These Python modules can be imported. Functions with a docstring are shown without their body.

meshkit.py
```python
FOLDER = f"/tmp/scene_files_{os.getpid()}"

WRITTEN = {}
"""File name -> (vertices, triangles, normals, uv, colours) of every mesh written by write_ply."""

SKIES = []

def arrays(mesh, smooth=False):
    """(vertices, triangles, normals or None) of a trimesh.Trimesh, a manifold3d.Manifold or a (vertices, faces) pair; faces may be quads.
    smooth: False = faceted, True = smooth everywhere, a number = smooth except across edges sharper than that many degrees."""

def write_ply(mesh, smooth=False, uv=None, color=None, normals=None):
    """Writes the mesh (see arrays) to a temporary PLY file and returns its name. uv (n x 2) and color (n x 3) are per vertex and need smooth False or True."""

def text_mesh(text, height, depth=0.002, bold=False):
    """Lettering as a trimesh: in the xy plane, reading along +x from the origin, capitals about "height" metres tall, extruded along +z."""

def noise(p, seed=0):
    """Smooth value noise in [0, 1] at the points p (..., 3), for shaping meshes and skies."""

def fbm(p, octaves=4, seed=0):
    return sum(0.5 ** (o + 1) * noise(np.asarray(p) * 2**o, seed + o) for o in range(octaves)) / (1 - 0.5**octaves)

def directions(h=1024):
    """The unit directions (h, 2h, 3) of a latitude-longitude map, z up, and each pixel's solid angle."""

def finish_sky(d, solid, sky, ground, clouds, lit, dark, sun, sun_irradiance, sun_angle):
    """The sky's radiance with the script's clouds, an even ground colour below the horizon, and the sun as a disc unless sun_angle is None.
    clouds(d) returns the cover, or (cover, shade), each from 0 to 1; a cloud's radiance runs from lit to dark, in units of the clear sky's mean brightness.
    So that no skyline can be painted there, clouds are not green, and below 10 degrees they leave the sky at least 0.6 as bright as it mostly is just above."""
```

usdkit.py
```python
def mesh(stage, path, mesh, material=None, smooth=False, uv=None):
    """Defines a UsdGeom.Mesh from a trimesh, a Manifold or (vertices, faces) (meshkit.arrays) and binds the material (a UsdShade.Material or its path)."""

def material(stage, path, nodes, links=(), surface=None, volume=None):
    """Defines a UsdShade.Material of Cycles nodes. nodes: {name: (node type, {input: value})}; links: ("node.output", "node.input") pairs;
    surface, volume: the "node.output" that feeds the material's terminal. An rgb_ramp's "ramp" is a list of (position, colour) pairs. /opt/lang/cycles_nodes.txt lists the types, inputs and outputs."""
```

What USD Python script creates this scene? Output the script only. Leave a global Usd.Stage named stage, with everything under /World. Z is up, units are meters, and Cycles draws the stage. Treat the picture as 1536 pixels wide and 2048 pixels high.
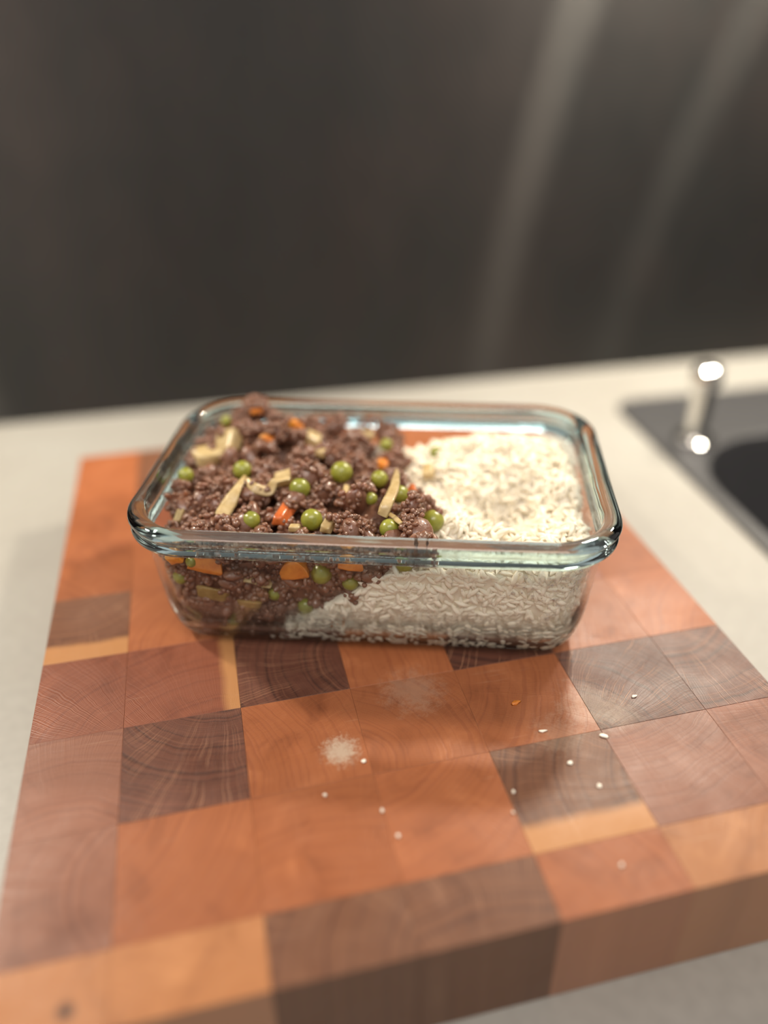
import math
import numpy as np
import trimesh
import manifold3d as m3
from shapely.geometry import Polygon, box as sbox
from pxr import Usd, UsdGeom, UsdLux, UsdShade, Gf, Sdf, Vt
import usdkit, meshkit
from meshkit import noise, fbm

stage = Usd.Stage.CreateInMemory()
UsdGeom.SetStageUpAxis(stage, 'Z'); UsdGeom.SetStageMetersPerUnit(stage, 1.0)
UsdGeom.Xform.Define(stage, '/World')
RNG = np.random.default_rng(7)

# ------------------------------------------------------------------ camera
T = 0.048                                   # thickness of the cutting board; the worktop is z = 0
CAM = np.array([0.0, 0.0, 0.2542 + T])
FPX, PITCH, ROLL, YAW = 1610.4, 0.56536, -0.01575, 0.21851
_cp, _sp = math.cos(PITCH), math.sin(PITCH)
FW = np.array([math.sin(YAW) * _cp, math.cos(YAW) * _cp, -_sp])
_r = np.array([math.cos(YAW), -math.sin(YAW), 0.0]); _u = np.cross(_r, FW)
RT = math.cos(ROLL) * _r + math.sin(ROLL) * _u
UP = -math.sin(ROLL) * _r + math.cos(ROLL) * _u
cam = UsdGeom.Camera.Define(stage, '/World/camera')
cam.AddTransformOp().Set(Gf.Matrix4d(*RT, 0, *UP, 0, *(-FW), 0, *CAM, 1))
cam.CreateHorizontalApertureAttr(36.0); cam.CreateVerticalApertureAttr(48.0)
cam.CreateFocalLengthAttr(36.0 * FPX / 1536)
cam.CreateClippingRangeAttr(Gf.Vec2f(0.01, 50))
cam.CreateFStopAttr(2.2); cam.CreateFocusDistanceAttr(0.342)
cam.CreateExposureAttr(0.40)

# ------------------------------------------------------------------ light: dim room, small spots below the wall cabinet
dome = UsdLux.DomeLight.Define(stage, '/World/room_light')
dome.CreateColorAttr(Gf.Vec3f(1.0, 0.92, 0.87)); dome.CreateIntensityAttr(0.13)
def spot(name, x, y, z, power, color, radius=0.028):
    l = UsdLux.DiskLight.Define(stage, '/World/' + name)
    l.AddTranslateOp().Set(Gf.Vec3d(x, y, z))            # a disk light shines along -z
    l.CreateRadiusAttr(radius); l.CreateIntensityAttr(power); l.CreateColorAttr(Gf.Vec3f(*color))
    l.CreateNormalizeAttr(False)
ceil = UsdLux.RectLight.Define(stage, '/World/ceiling_light')   # the kitchen's ceiling panel, behind the camera
ceil.AddTranslateOp().Set(Gf.Vec3d(-0.2, -0.7, 1.9)); ceil.AddRotateXOp().Set(26.0); ceil.CreateWidthAttr(1.6); ceil.CreateHeightAttr(0.9)
ceil.CreateIntensityAttr(4.8); ceil.CreateColorAttr(Gf.Vec3f(1.0, 0.91, 0.84)); ceil.CreateNormalizeAttr(False)
WARM = (1.0, 0.90, 0.745)
spot('cabinet_spot', 0.400, 0.585, 0.515, 460, WARM)
spot('cabinet_spot_001', -0.350, 0.560, 0.515, 470, WARM)
spot('cabinet_spot_002', 0.600, 0.590, 0.515, 280, WARM)

# ------------------------------------------------------------------ helpers
def prim_name(name, parent='/World'):
    p, k = f'{parent}/{name}', 0
    while stage.GetPrimAtPath(p):
        k += 1; p = f'{parent}/{name}_{k:03d}'
    return p
def tag(prim, label=None, cat=None, group=None, kind=None):
    for k, v in (('label', label), ('category', cat), ('group', group), ('kind', kind)):
        if v: prim.SetCustomDataByKey(k, v)
def obj(name, mesh, mat, parent='/World', smooth=35, at=None):
    """One mesh prim; AT moves its origin there (the mesh is given in world or parent coordinates)."""
    parent = parent if isinstance(parent, str) else str(parent.GetPath())
    v, f, n = meshkit.arrays(mesh, smooth)
    path = prim_name(name, parent)
    if at is not None: v = v - np.asarray(at)
    m = UsdGeom.Mesh.Define(stage, path)
    m.CreatePointsAttr(Vt.Vec3fArray.FromNumpy(v.astype(np.float32)))
    m.CreateFaceVertexCountsAttr(Vt.IntArray.FromNumpy(np.full(len(f), 3, np.int32)))
    m.CreateFaceVertexIndicesAttr(Vt.IntArray.FromNumpy(f.astype(np.int32).ravel()))
    m.CreateSubdivisionSchemeAttr('none')
    if n is not None:
        m.CreateNormalsAttr(Vt.Vec3fArray.FromNumpy(n.astype(np.float32))); m.SetNormalsInterpolation('vertex')
    if at is not None: m.AddTranslateOp().Set(Gf.Vec3d(*map(float, at)))
    UsdShade.MaterialBindingAPI.Apply(m.GetPrim()).Bind(mat)
    return m.GetPrim()
def thing(name, label, cat, group=None, loc=None):
    x = UsdGeom.Xform.Define(stage, prim_name(name))
    if loc is not None: x.AddTranslateOp().Set(Gf.Vec3d(*map(float, loc)))
    tag(x.GetPrim(), label, cat, group)
    return x.GetPrim()
_mats = {}
def mat(name, nodes, links=(), surface='p.BSDF'):
    return usdkit.material(stage, '/World/Looks/' + name, nodes, links, surface=surface)
def tm(m):
    a = m.to_mesh(); return trimesh.Trimesh(a.vert_properties[:, :3], a.tri_verts, process=False)
def mf(t):
    return m3.Manifold(m3.Mesh(np.asarray(t.vertices, np.float32), np.asarray(t.faces, np.uint32)))
def frame(d):
    d = d / np.linalg.norm(d); a = np.cross(d, [0, 0, 1.0] if abs(d[2]) < .9 else [1.0, 0, 0]); a /= np.linalg.norm(a)
    return a, np.cross(d, a), d
def rot_random(n, rng):
    q = rng.normal(size=(n, 4)); q /= np.linalg.norm(q, axis=1, keepdims=True); w, x, y, z = q.T
    return np.stack([np.stack([1 - 2 * (y * y + z * z), 2 * (x * y - z * w), 2 * (x * z + y * w)], -1),
                     np.stack([2 * (x * y + z * w), 1 - 2 * (x * x + z * z), 2 * (y * z - x * w)], -1),
                     np.stack([2 * (x * z - y * w), 2 * (y * z + x * w), 1 - 2 * (x * x + y * y)], -1)], -2)
def scatter(base_v, base_f, mats, locs):
    """Joined copies of a small mesh: mats (n,3,3) times the vertices plus locs."""
    v = np.einsum('nij,kj->nki', mats, base_v) + locs[:, None]
    f = base_f[None] + (np.arange(len(locs)) * len(base_v))[:, None, None]
    return v.reshape(-1, 3), f.reshape(-1, 3)
def join(parts):
    vs, fs, k = [], [], 0
    for v, f in parts:
        vs.append(v); fs.append(f + k); k += len(v)
    return np.vstack(vs), np.vstack(fs)
def lathe(profile, n=48):
    """Closed surface of revolution about z from (r, z) pairs, first and last on the axis."""
    return trimesh.creation.revolve(np.asarray(profile, float), sections=n)
def ico(s):
    t = trimesh.creation.icosphere(subdivisions=s, radius=1.0); return np.array(t.vertices), np.array(t.faces)

# ================================================================== materials of the large things
N = dict
WALL = mat('wall_laminate', {
    'g': ('geometry', {}), 'm1': ('mapping', {'scale': (1, 1, .55)}),
    'n1': ('noise_texture', {'scale': 6.0, 'detail': 6.0, 'roughness': .62}),
    'n2': ('noise_texture', {'scale': 22.0, 'detail': 4.0, 'roughness': .6}),
    'r1': ('rgb_ramp', {'ramp': [(0.0, (.0030, .0030, .0027)), (.42, (.0048, .0047, .0040)), (.55, (.0096, .0065, .0053)), (.72, (.0156, .0102, .0081)), (1.0, (.0090, .0087, .0077))]}),
    'r2': ('rgb_ramp', {'ramp': [(0.3, (.75, .75, .75)), (.7, (1.2, 1.2, 1.2))]}),
    'mx': ('mix', {'mix_type': 'multiply', 'fac': 1.0}),
    'mr': ('map_range', {'from_min': .3, 'from_max': .7, 'to_min': .52, 'to_max': .58}),
    'tan': ('combine_xyz', {'x': 0.0, 'y': 0.0, 'z': 1.0}),
    'b': ('bump', {'strength': .05, 'distance': .002}),
    'p': ('principled_bsdf', {'specular_ior_level': .42, 'anisotropic': .4}),
    'gl': ('glossy_bsdf', {'color': (1, .97, .92), 'roughness': .27, 'anisotropy': .87}), 'x': ('mix_closure', {'fac': .008}), 'tanh': ('combine_xyz', {'x': 0.9995, 'y': -0.0325, 'z': 0.0})},
    [('g.position', 'm1.vector'), ('m1.vector', 'n1.vector'), ('m1.vector', 'n2.vector'), ('n1.fac', 'r1.fac'), ('n2.fac', 'r2.fac'),
     ('r1.color', 'mx.color1'), ('r2.color', 'mx.color2'), ('mx.color', 'p.base_color'), ('n2.fac', 'mr.value'), ('mr.result', 'p.roughness'),
     ('tan.vector', 'p.tangent'), ('tanh.vector', 'gl.tangent'), ('n2.fac', 'b.height'), ('b.normal', 'p.normal'), ('p.BSDF', 'x.closure1'), ('gl.BSDF', 'x.closure2')], surface='x.closure')
COUNTER = mat('worktop_laminate', {
    'g': ('geometry', {}),
    'n1': ('noise_texture', {'scale': 9.0, 'detail': 5.0, 'roughness': .55}),
    'n2': ('noise_texture', {'scale': 160.0, 'detail': 3.0}),
    'r1': ('rgb_ramp', {'ramp': [(.3, (.2834, .2689, .2384)), (.5, (.3054, .2918, .2600)), (.7, (.3238, .3148, .2848))]}),
    'r2': ('rgb_ramp', {'ramp': [(.3, (.94, .94, .94)), (.7, (1.04, 1.04, 1.04))]}),
    'mx': ('mix', {'mix_type': 'multiply', 'fac': 1.0}),
    'b': ('bump', {'strength': .08, 'distance': .001}),
    'p': ('principled_bsdf', {'roughness': .46})},
    [('g.position', 'n1.vector'), ('g.position', 'n2.vector'), ('n1.fac', 'r1.fac'), ('n2.fac', 'r2.fac'), ('r1.color', 'mx.color1'), ('r2.color', 'mx.color2'),
     ('mx.color', 'p.base_color'), ('n2.fac', 'b.height'), ('b.normal', 'p.normal')])
STEEL = mat('sink_composite', {
    'g': ('geometry', {}), 'n': ('noise_texture', {'scale': 700.0, 'detail': 2.0}),
    'r': ('rgb_ramp', {'ramp': [(.3, (.034, .034, .036)), (.7, (.055, .055, .057))]}),
    'p': ('principled_bsdf', {'roughness': .40, 'specular_ior_level': 1.0, 'coat_weight': .3, 'coat_roughness': .3})},
    [('g.position', 'n.vector'), ('n.fac', 'r.fac'), ('r.color', 'p.base_color')])
CHROME = mat('chrome', {'p': ('principled_bsdf', {'base_color': (.80, .79, .76), 'metallic': 1.0, 'roughness': .06})})
DARK = mat('dark_rubber', {'p': ('principled_bsdf', {'base_color': (.03, .03, .032), 'roughness': .5})})

# ================================================================== wall and worktop (set 1.86 degrees off the board)
WK = -0.0325
wc, ws = 1 / math.hypot(1, WK), WK / math.hypot(1, WK)
WX, WY = np.array([wc, ws]), np.array([-ws, wc])
WO = np.array([0.0, 0.6765])                 # on the wall's face, at x = 0
def wall_pt(a, b):                            # a along the wall, b out of the wall towards the room is negative
    return WO + a * WX + b * WY
def wall_poly(a0, b0, a1, b1):
    return [wall_pt(a0, b0), wall_pt(a1, b0), wall_pt(a1, b1), wall_pt(a0, b1)]
def slab(poly, z0, z1, bevel=0.0):
    m = trimesh.creation.extrude_polygon(poly if isinstance(poly, Polygon) else Polygon(poly), z1 - z0, engine='earcut')
    m.apply_translation([0, 0, z0]); return m
tag(obj('wall_back', slab(wall_poly(-1.6, 0, 2.0, .03), -.9, 1.5), WALL), 'dark mottled brown-grey laminate wall panel behind the worktop', 'wall', kind='structure')

tag(obj('floor', slab(sbox(-1.6, -1.6, 2.0, .62), -.93, -.9), COUNTER), 'kitchen floor', 'floor', kind='structure')
# sink: seen in the worktop's corner on the right
def rrect(a0, b0, a1, b1, rad, n=10):
    pts = []
    for cx, cy, s in ((a1 - rad, b1 - rad, 0), (a0 + rad, b1 - rad, 90), (a0 + rad, b0 + rad, 180), (a1 - rad, b0 + rad, 270)):
        for k in range(n + 1):
            t = math.radians(s + 90 * k / n); pts.append(wall_pt(cx + rad * math.cos(t), cy + rad * math.sin(t)))
    return pts
SA0, SA1, SB0, SB1 = 0.339, 1.14, -0.560, -0.078
BW = (0.351, -0.520, 0.80, -0.165)
cut = Polygon(rrect(SA0 + .006, SB0 + .006, SA1 - .006, SB1 - .006, .02))
top = Polygon(wall_poly(-1.6, -0.66, 2.0, -0.0005)).difference(cut)
tag(obj('worktop', slab(top, -.038, 0), COUNTER), 'pale beige laminate kitchen worktop under the cutting board and sink', 'worktop')
def ring_loft(rings):
    """Quads between rings of equal length."""
    n = len(rings[0]); v = np.vstack(rings); f = []
    for k in range(len(rings) - 1):
        i = np.arange(n); j = (i + 1) % n
        f.append(np.stack([k * n + i, k * n + j, (k + 1) * n + j, (k + 1) * n + i], -1))
    return v, np.vstack(f)
def z3(poly, z): return np.c_[np.array(poly), np.full(len(poly), z)]
def inner(d, z, rad): return z3(rrect(BW[0] + d, BW[1] + d, BW[2] - d, BW[3] - d, max(rad - d, .01)), z)
def outer(d, z): return z3(rrect(SA0 + d, SB0 + d, SA1 - d, SB1 - d, .018), z)
RB = .075
rings = [outer(.0065, -.03), outer(.0062, 0.0004), outer(0, 0.0004), outer(.0004, .0030), outer(.0022, .0042)]
body = ring_loft(rings)
deck = trimesh.creation.extrude_polygon(Polygon(rrect(SA0 + .0022, SB0 + .0022, SA1 - .0022, SB1 - .0022, .018)).difference(Polygon(rrect(BW[0] - .003, BW[1] - .003, BW[2] + .003, BW[3] + .003, RB + .003))), .0012, engine='earcut')
deck.apply_translation([0, 0, .0030])
bowl_r = [inner(-.003, .0042, RB), inner(-.001, .0036, RB), inner(0, .001, RB), inner(.002, -.02, RB), inner(.008, -.15, RB), inner(.02, -.175, RB), inner(.05, -.185, RB)]
bv, bf = ring_loft(bowl_r)
nb = len(bowl_r[0]); last = (len(bowl_r) - 1) * nb
tri = np.vstack([bf[:, [0, 1, 2]], bf[:, [0, 2, 3]]])
bv = np.vstack([bv, bv[last:].mean(0)])
tri = np.vstack([tri, np.stack([last + np.arange(nb), last + (np.arange(nb) + 1) % nb, np.full(nb, len(bv) - 1)], -1)])
sink = thing('kitchen_sink', 'dark grey inset sink with a flat deck at the right of the worktop', 'sink')
obj('deck', join([(body[0], np.vstack([body[1][:, [0, 1, 2]], body[1][:, [0, 2, 3]]])), (np.array(deck.vertices), np.array(deck.faces))]), STEEL, sink)
obj('bowl', (bv, tri[:, ::-1]), STEEL, sink)
kb = np.array([0.3655, 0.5035, 0.0042])
knob = thing('sink_control_knob', 'upright chrome control knob standing on the dark sink deck', 'knob', loc=kb)
obj('base_flange', lathe([(0, 0), (.0150, 0), (.0158, .0008), (.0156, .0022), (.0120, .0040), (0, .0045)]), CHROME, knob)
obj('stem', lathe([(0, .0035), (.0092, .0035), (.0088, .006), (.0086, .030), (.0090, .046), (0, .046)]), CHROME, knob)
obj('cap', lathe([(0, .0455), (.0094, .0455), (.0112, .0475), (.0118, .052), (.0116, .0575), (.0104, .0610), (.0065, .0632), (0, .0640)]), CHROME, knob)

# ================================================================== cutting board of end-grain blocks
SC = 3.93363
COLS = np.array([-.369, -.2208, -.030, .157, .3437, .5335, .7220, .861]) / SC
ROWS = np.array([.5275, .6255, .8118, .9995, 1.187, 1.3745, 1.562, 1.7495, 1.9927]) / SC
TONE = {  # early wood, late wood, fleck, how strong the rings and the pale rays are
    'L': ((.3519, .1471, .0577), (.2972, .1144, .0427), (.4067, .1839, .0791), .40, .10),
    'O': ((.2941, .0950, .0354), (.2152, .0627, .0250), (.3951, .1568, .0645), .55, .12),
    'R': ((.2159, .0672, .0335), (.1524, .0447, .0249), (.3048, .1166, .0595), .60, .22),
    'P': ((.2286, .0913, .0536), (.1651, .0608, .0382), (.3217, .1473, .0896), .60, .30),
    'G': ((.1540, .0648, .0336), (.0924, .0372, .0218), (.2992, .1469, .0798), .90, .70),
    'D': ((.1152, .0423, .0255), (.0595, .0230, .0158), (.3456, .1748, .0968), .95, .95),
}
# front row first, left to right; lower case letters after a tone: sapwood along the front (f), right (r) or left (l) edge
GRID = ['L L G G O L L'.split(),
        'P O O O Gf P P'.split(),
        'P D O O O D D'.split(),
        'R Rr D O D O O'.split(),
        'Gf O O R O R O'.split(),
        'O O R O R O O'.split(),
        'O R O O O R O'.split(),
        'O G O R O O R'.split()]
FLOUR, BURN = (.50, .40, .30), (.045, .018, .012)
STAINS = [(.0297, .2209, .0085, FLOUR, .75), (.0665, .2462, .0150, FLOUR, .2), (.1385, .2190, .016, FLOUR, .24), (.118, .2080, .012, FLOUR, .16), (-.0685, .1425, .0036, BURN, .95), (.147, .2120, .010, FLOUR, .2)]
SAP = (.40, .185, .070)
def block_mat(i, tone, x0, y0, x1, y1, rng):
    early, late, fleck, ringk, rayk = TONE[tone[0]]
    j = 1 + rng.uniform(-.10, .10)
    early, late = [c * j for c in early], [c * j for c in late]
    ang = rng.uniform(0, 2 * math.pi); dist = rng.uniform(.035, .09)
    cx, cy = (x0 + x1) / 2 + dist * math.cos(ang), (y0 + y1) / 2 + dist * math.sin(ang)
    nodes = {
        'g': ('geometry', {}),
        'rel': ('vector_math', {'math_type': 'subtract', 'vector2': (cx, cy, 0)}),
        'flat': ('vector_math', {'math_type': 'multiply', 'vector2': (1, 1, .04)}),
        'wob': ('noise_texture', {'scale': 30.0, 'detail': 3.0, 'roughness': .55}),
        'wv': ('vector_math', {'math_type': 'multiply_add', 'vector2': (.010, .010, 0)}),
        'sx': ('separate_xyz', {}),
        'len': ('vector_math', {'math_type': 'length'}),
        'fr': ('math', {'math_type': 'multiply', 'value2': rng.uniform(380, 620)}),
        'rn': ('noise_texture', {'dimensions': '1D', 'scale': 1.0, 'detail': 3.0, 'roughness': .65}),
        'rr': ('rgb_ramp', {'ramp': [(.30, late), (.52, early), (.70, early), (.86, fleck)]}),
        'at': ('math', {'math_type': 'arctan2'}),
        'am': ('math', {'math_type': 'multiply', 'value2': rng.uniform(80, 140)}),
        'an': ('noise_texture', {'dimensions': '1D', 'scale': 1.0, 'detail': 1.0}),
        'ar': ('rgb_ramp', {'ramp': [(.64, (0, 0, 0)), (.70, (1, 1, 1))]}),
        'brk': ('noise_texture', {'scale': 70.0, 'detail': 2.0}),
        'brr': ('rgb_ramp', {'ramp': [(.38, (0, 0, 0)), (.60, (1, 1, 1))]}),
        'ak': ('math', {'math_type': 'multiply'}),
        'ak2': ('math', {'math_type': 'multiply', 'value2': rayk}),
        'base': ('mix', {'color1': early, 'fac': ringk}),
        'blot': ('noise_texture', {'scale': rng.uniform(26, 44), 'detail': 5.0, 'roughness': .6, 'distortion': .8}),
        'blr': ('rgb_ramp', {'ramp': [(.26, (.58, .50, .46)), (.46, (.98, .97, .96)), (.56, (1, 1, 1)), (.76, (1.30, 1.42, 1.50))]}),
        'mb': ('mix', {'mix_type': 'multiply', 'fac': .9}),
        'ray': ('mix', {'color2': fleck}),
        # fine knife scratches, pale with flour dust
        'sm': ('mapping', {'rotation': (0, 0, rng.uniform(-.9, .9)), 'scale': (16, 520, 1)}),
        'sn': ('noise_texture', {'scale': 1.0, 'detail': 2.0}),
        'sr': ('rgb_ramp', {'ramp': [(.66, (0, 0, 0)), (.74, (1, 1, 1))]}),
        'dn': ('noise_texture', {'scale': 24.0, 'detail': 5.0, 'roughness': .65}),
        'dr': ('rgb_ramp', {'ramp': [(.52, (0, 0, 0)), (.72, (1, 1, 1))]}),
        'dk': ('math', {'math_type': 'multiply'}),
        'dk2': ('math', {'math_type': 'multiply', 'value2': .5}),
        'dust': ('mix', {'color2': (.50, .36, .25)}),
        'rough': ('map_range', {'from_min': .3, 'from_max': .7, 'to_min': .34, 'to_max': .55}),
        'bh': ('math', {'math_type': 'add'}),
        'b': ('bump', {'strength': .16, 'distance': .0006}),
        'p': ('principled_bsdf', {'specular_ior_level': .34})}
    links = [('g.position', 'rel.vector1'), ('rel.vector', 'flat.vector1'), ('flat.vector', 'wob.vector'), ('wob.color', 'wv.vector1'), ('flat.vector', 'wv.vector3'),
             ('wv.vector', 'sx.vector'), ('wv.vector', 'len.vector1'), ('len.value', 'fr.value1'), ('fr.value', 'rn.w'), ('rn.fac', 'rr.fac'),
             ('sx.y', 'at.value1'), ('sx.x', 'at.value2'), ('at.value', 'am.value1'), ('am.value', 'an.w'), ('an.fac', 'ar.fac'), ('flat.vector', 'brk.vector'),
             ('brk.fac', 'brr.fac'), ('ar.color', 'ak.value1'), ('brr.color', 'ak.value2'), ('ak.value', 'ak2.value1'),
             ('rr.color', 'base.color2'), ('flat.vector', 'blot.vector'), ('blot.fac', 'blr.fac'), ('base.color', 'mb.color1'), ('blr.color', 'mb.color2'),
             ('mb.color', 'ray.color1'), ('ak2.value', 'ray.fac'),
             ('g.position', 'sm.vector'), ('sm.vector', 'sn.vector'), ('sn.fac', 'sr.fac'), ('g.position', 'dn.vector'), ('dn.fac', 'dr.fac'),
             ('sr.color', 'dk.value1'), ('dr.color', 'dk.value2'), ('dk.value', 'dk2.value1'), ('dk2.value', 'dust.fac'),
             ('dn.fac', 'rough.value'), ('rough.result', 'p.roughness'), ('rn.fac', 'bh.value1'), ('an.fac', 'bh.value2'), ('bh.value', 'b.height'), ('b.normal', 'p.normal')]
    src = 'ray.color'
    if len(tone) > 1:                        # a strip of pale sapwood along one edge
        ax, at_, sgn = {'f': ('y', y0 + .011, -1), 'r': ('x', x1 - .0065, 1), 'l': ('x', x0 + .007, -1)}[tone[1]]
        nodes.update({'sp': ('separate_xyz', {}), 'sq': ('noise_texture', {'scale': 60.0, 'detail': 2.0}), 'sa': ('math', {'math_type': 'multiply_add', 'value2': .004}),
                      'se': ('map_range', {'from_min': at_ + .0002, 'from_max': at_ + .0042, 'to_min': 1.0 if sgn < 0 else 0.0, 'to_max': 0.0 if sgn < 0 else 1.0, 'clamp': True}),
                      'sap': ('mix', {'color2': SAP})})
        links += [('g.position', 'sp.vector'), ('g.position', 'sq.vector'), ('sq.fac', 'sa.value1'), (f'sp.{ax}', 'sa.value3'), ('sa.value', 'se.value'), ('se.result', 'sap.fac'), (src, 'sap.color1')]
        src = 'sap.color'
    for q, (sx_, sy_, rad, col, amt) in enumerate(STAINS):
        if x0 - rad < sx_ < x1 + rad and y0 - rad < sy_ < y1 + rad:
            nodes.update({f'd{q}': ('vector_math', {'math_type': 'distance', 'vector2': (sx_, sy_, T)}), f'e{q}': ('noise_texture', {'scale': 3.2 / rad, 'detail': 8.0, 'roughness': .9}),
                          f'f{q}': ('math', {'math_type': 'multiply_add', 'value2': rad * (3.6 if col is FLOUR else .8), 'value3': -rad * (1.8 if col is FLOUR else .4)}), f'h{q}': ('math', {'math_type': 'add'}),
                          f'i{q}': ('map_range', {'from_min': rad * .35, 'from_max': rad, 'to_min': amt, 'to_max': 0.0, 'clamp': True}), f'j{q}': ('mix', {'color2': col})})
            links += [('g.position', f'd{q}.vector1'), ('g.position', f'e{q}.vector'), (f'e{q}.fac', f'f{q}.value1'), (f'd{q}.value', f'h{q}.value1'), (f'f{q}.value', f'h{q}.value2'), (f'h{q}.value', f'i{q}.value'),
                      (f'i{q}.result', f'j{q}.fac'), (src, f'j{q}.color1')]
            src = f'j{q}.color'
    # the long grain on the sides took up less oil than the end grain on top
    nodes.update({'sn2': ('separate_xyz', {}), 'sab': ('math', {'math_type': 'absolute'}), 'sf': ('map_range', {'from_min': .2, 'from_max': .8, 'to_min': .62, 'to_max': 0.0, 'clamp': True}),
                  'side': ('mix', {'color2': (.10, .058, .036) if tone[0] in 'GD' else (.25, .150, .100)})})
    links += [('g.normal', 'sn2.vector'), ('sn2.z', 'sab.value1'), ('sab.value', 'sf.value'), ('sf.result', 'side.fac'), (src, 'dust.color1'), ('dust.color', 'side.color1'), ('side.color', 'p.base_color')]
    return mat(f'block_{i:03d}', nodes, links)
def bevel_box(x0, y0, z0, x1, y1, z1, c):
    """Box with its twelve edges chamfered by c."""
    p = []
    for sx in (0, 1):
        for sy in (0, 1):
            for sz in (0, 1):
                X, Y, Z = (x0, x1)[sx], (y0, y1)[sy], (z0, z1)[sz]; ix, iy, iz = (c, -c)[sx], (c, -c)[sy], (c, -c)[sz]
                p += [(X, Y + iy, Z + iz), (X + ix, Y, Z + iz), (X + ix, Y + iy, Z)]
    return trimesh.convex.convex_hull(np.array(p))
board = thing('cutting_board', 'thick reddish end-grain wooden cutting board on the beige worktop', 'cutting board')
rb = np.random.default_rng(21); k = 0
for r in range(len(ROWS) - 1):
    for c in range(len(COLS) - 1):
        x0, x1, y0, y1 = COLS[c], COLS[c + 1], ROWS[r], ROWS[r + 1]
        gp = .000015
        dz = rb.uniform(-.00002, .00002)
        mesh = bevel_box(x0 + gp, y0 + gp, .0006, x1 - gp, y1 - gp, T + dz, .00013)
        obj('block', mesh, block_mat(k, GRID[r][c], x0, y0, x1, y1, rb), board, smooth=False)
        k += 1

# ================================================================== the glass container
CTH = -0.308456
CC = np.array([0.06979, 0.32594]) + .0028 * np.array([-math.sin(CTH), math.cos(CTH)])
CU, CV = np.array([math.cos(CTH), math.sin(CTH)]), np.array([-math.sin(CTH), math.cos(CTH)])
LH, WH, RAD, HH = .1075, .0704, .0312, .070
def cworld(P):
    P = np.asarray(P, float); return np.c_[CC[0] + P[..., 0:1] * CU[0] + P[..., 1:2] * CV[0], CC[1] + P[..., 0:1] * CU[1] + P[..., 1:2] * CV[1], P[..., 2:3] + T]
def cring(inset, z, n=14, s=10):
    L, W, R = LH - inset, WH - inset, max(RAD - inset, .007)
    pts = []
    cs = [(L - R, W - R, 0), (-(L - R), W - R, 90), (-(L - R), -(W - R), 180), (L - R, -(W - R), 270)]
    for i, (cx, cy, a) in enumerate(cs):
        for k in range(n + 1):
            t = math.radians(a + 90 * k / n); pts.append((cx + R * math.cos(t), cy + R * math.sin(t)))
        nx, ny, na = cs[(i + 1) % 4]
        t = math.radians(na); q = np.array([nx + R * math.cos(t), ny + R * math.sin(t)]); p0 = np.array(pts[-1])
        for k in range(1, s): pts.append(tuple(p0 + (q - p0) * k / s))
    return np.c_[np.array(pts), np.full(len(pts), z)]
OUT = [(0.0, .0290), (.0004, .0235), (.0016, .0195), (.0040, .0160), (.0070, .0138), (.0110, .0121), (.0175, .0104), (.0245, .0092), (.037, .0078), (.050, .0067), (.0572, .0061)]
OZ, OI = np.array(OUT).T
TH = .0032
def inner_inset(z):                          # inside face of the wall: how far it lies within the rim's outline
    z = np.asarray(z, float); zz = np.clip((z - .0042) / (.0572 - .0042), 0, 1) * .0572
    return np.interp(zz, OZ, OI) + TH
def quads(v, f): return v, np.vstack([f[:, [0, 1, 2]], f[:, [0, 2, 3]]])
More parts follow.
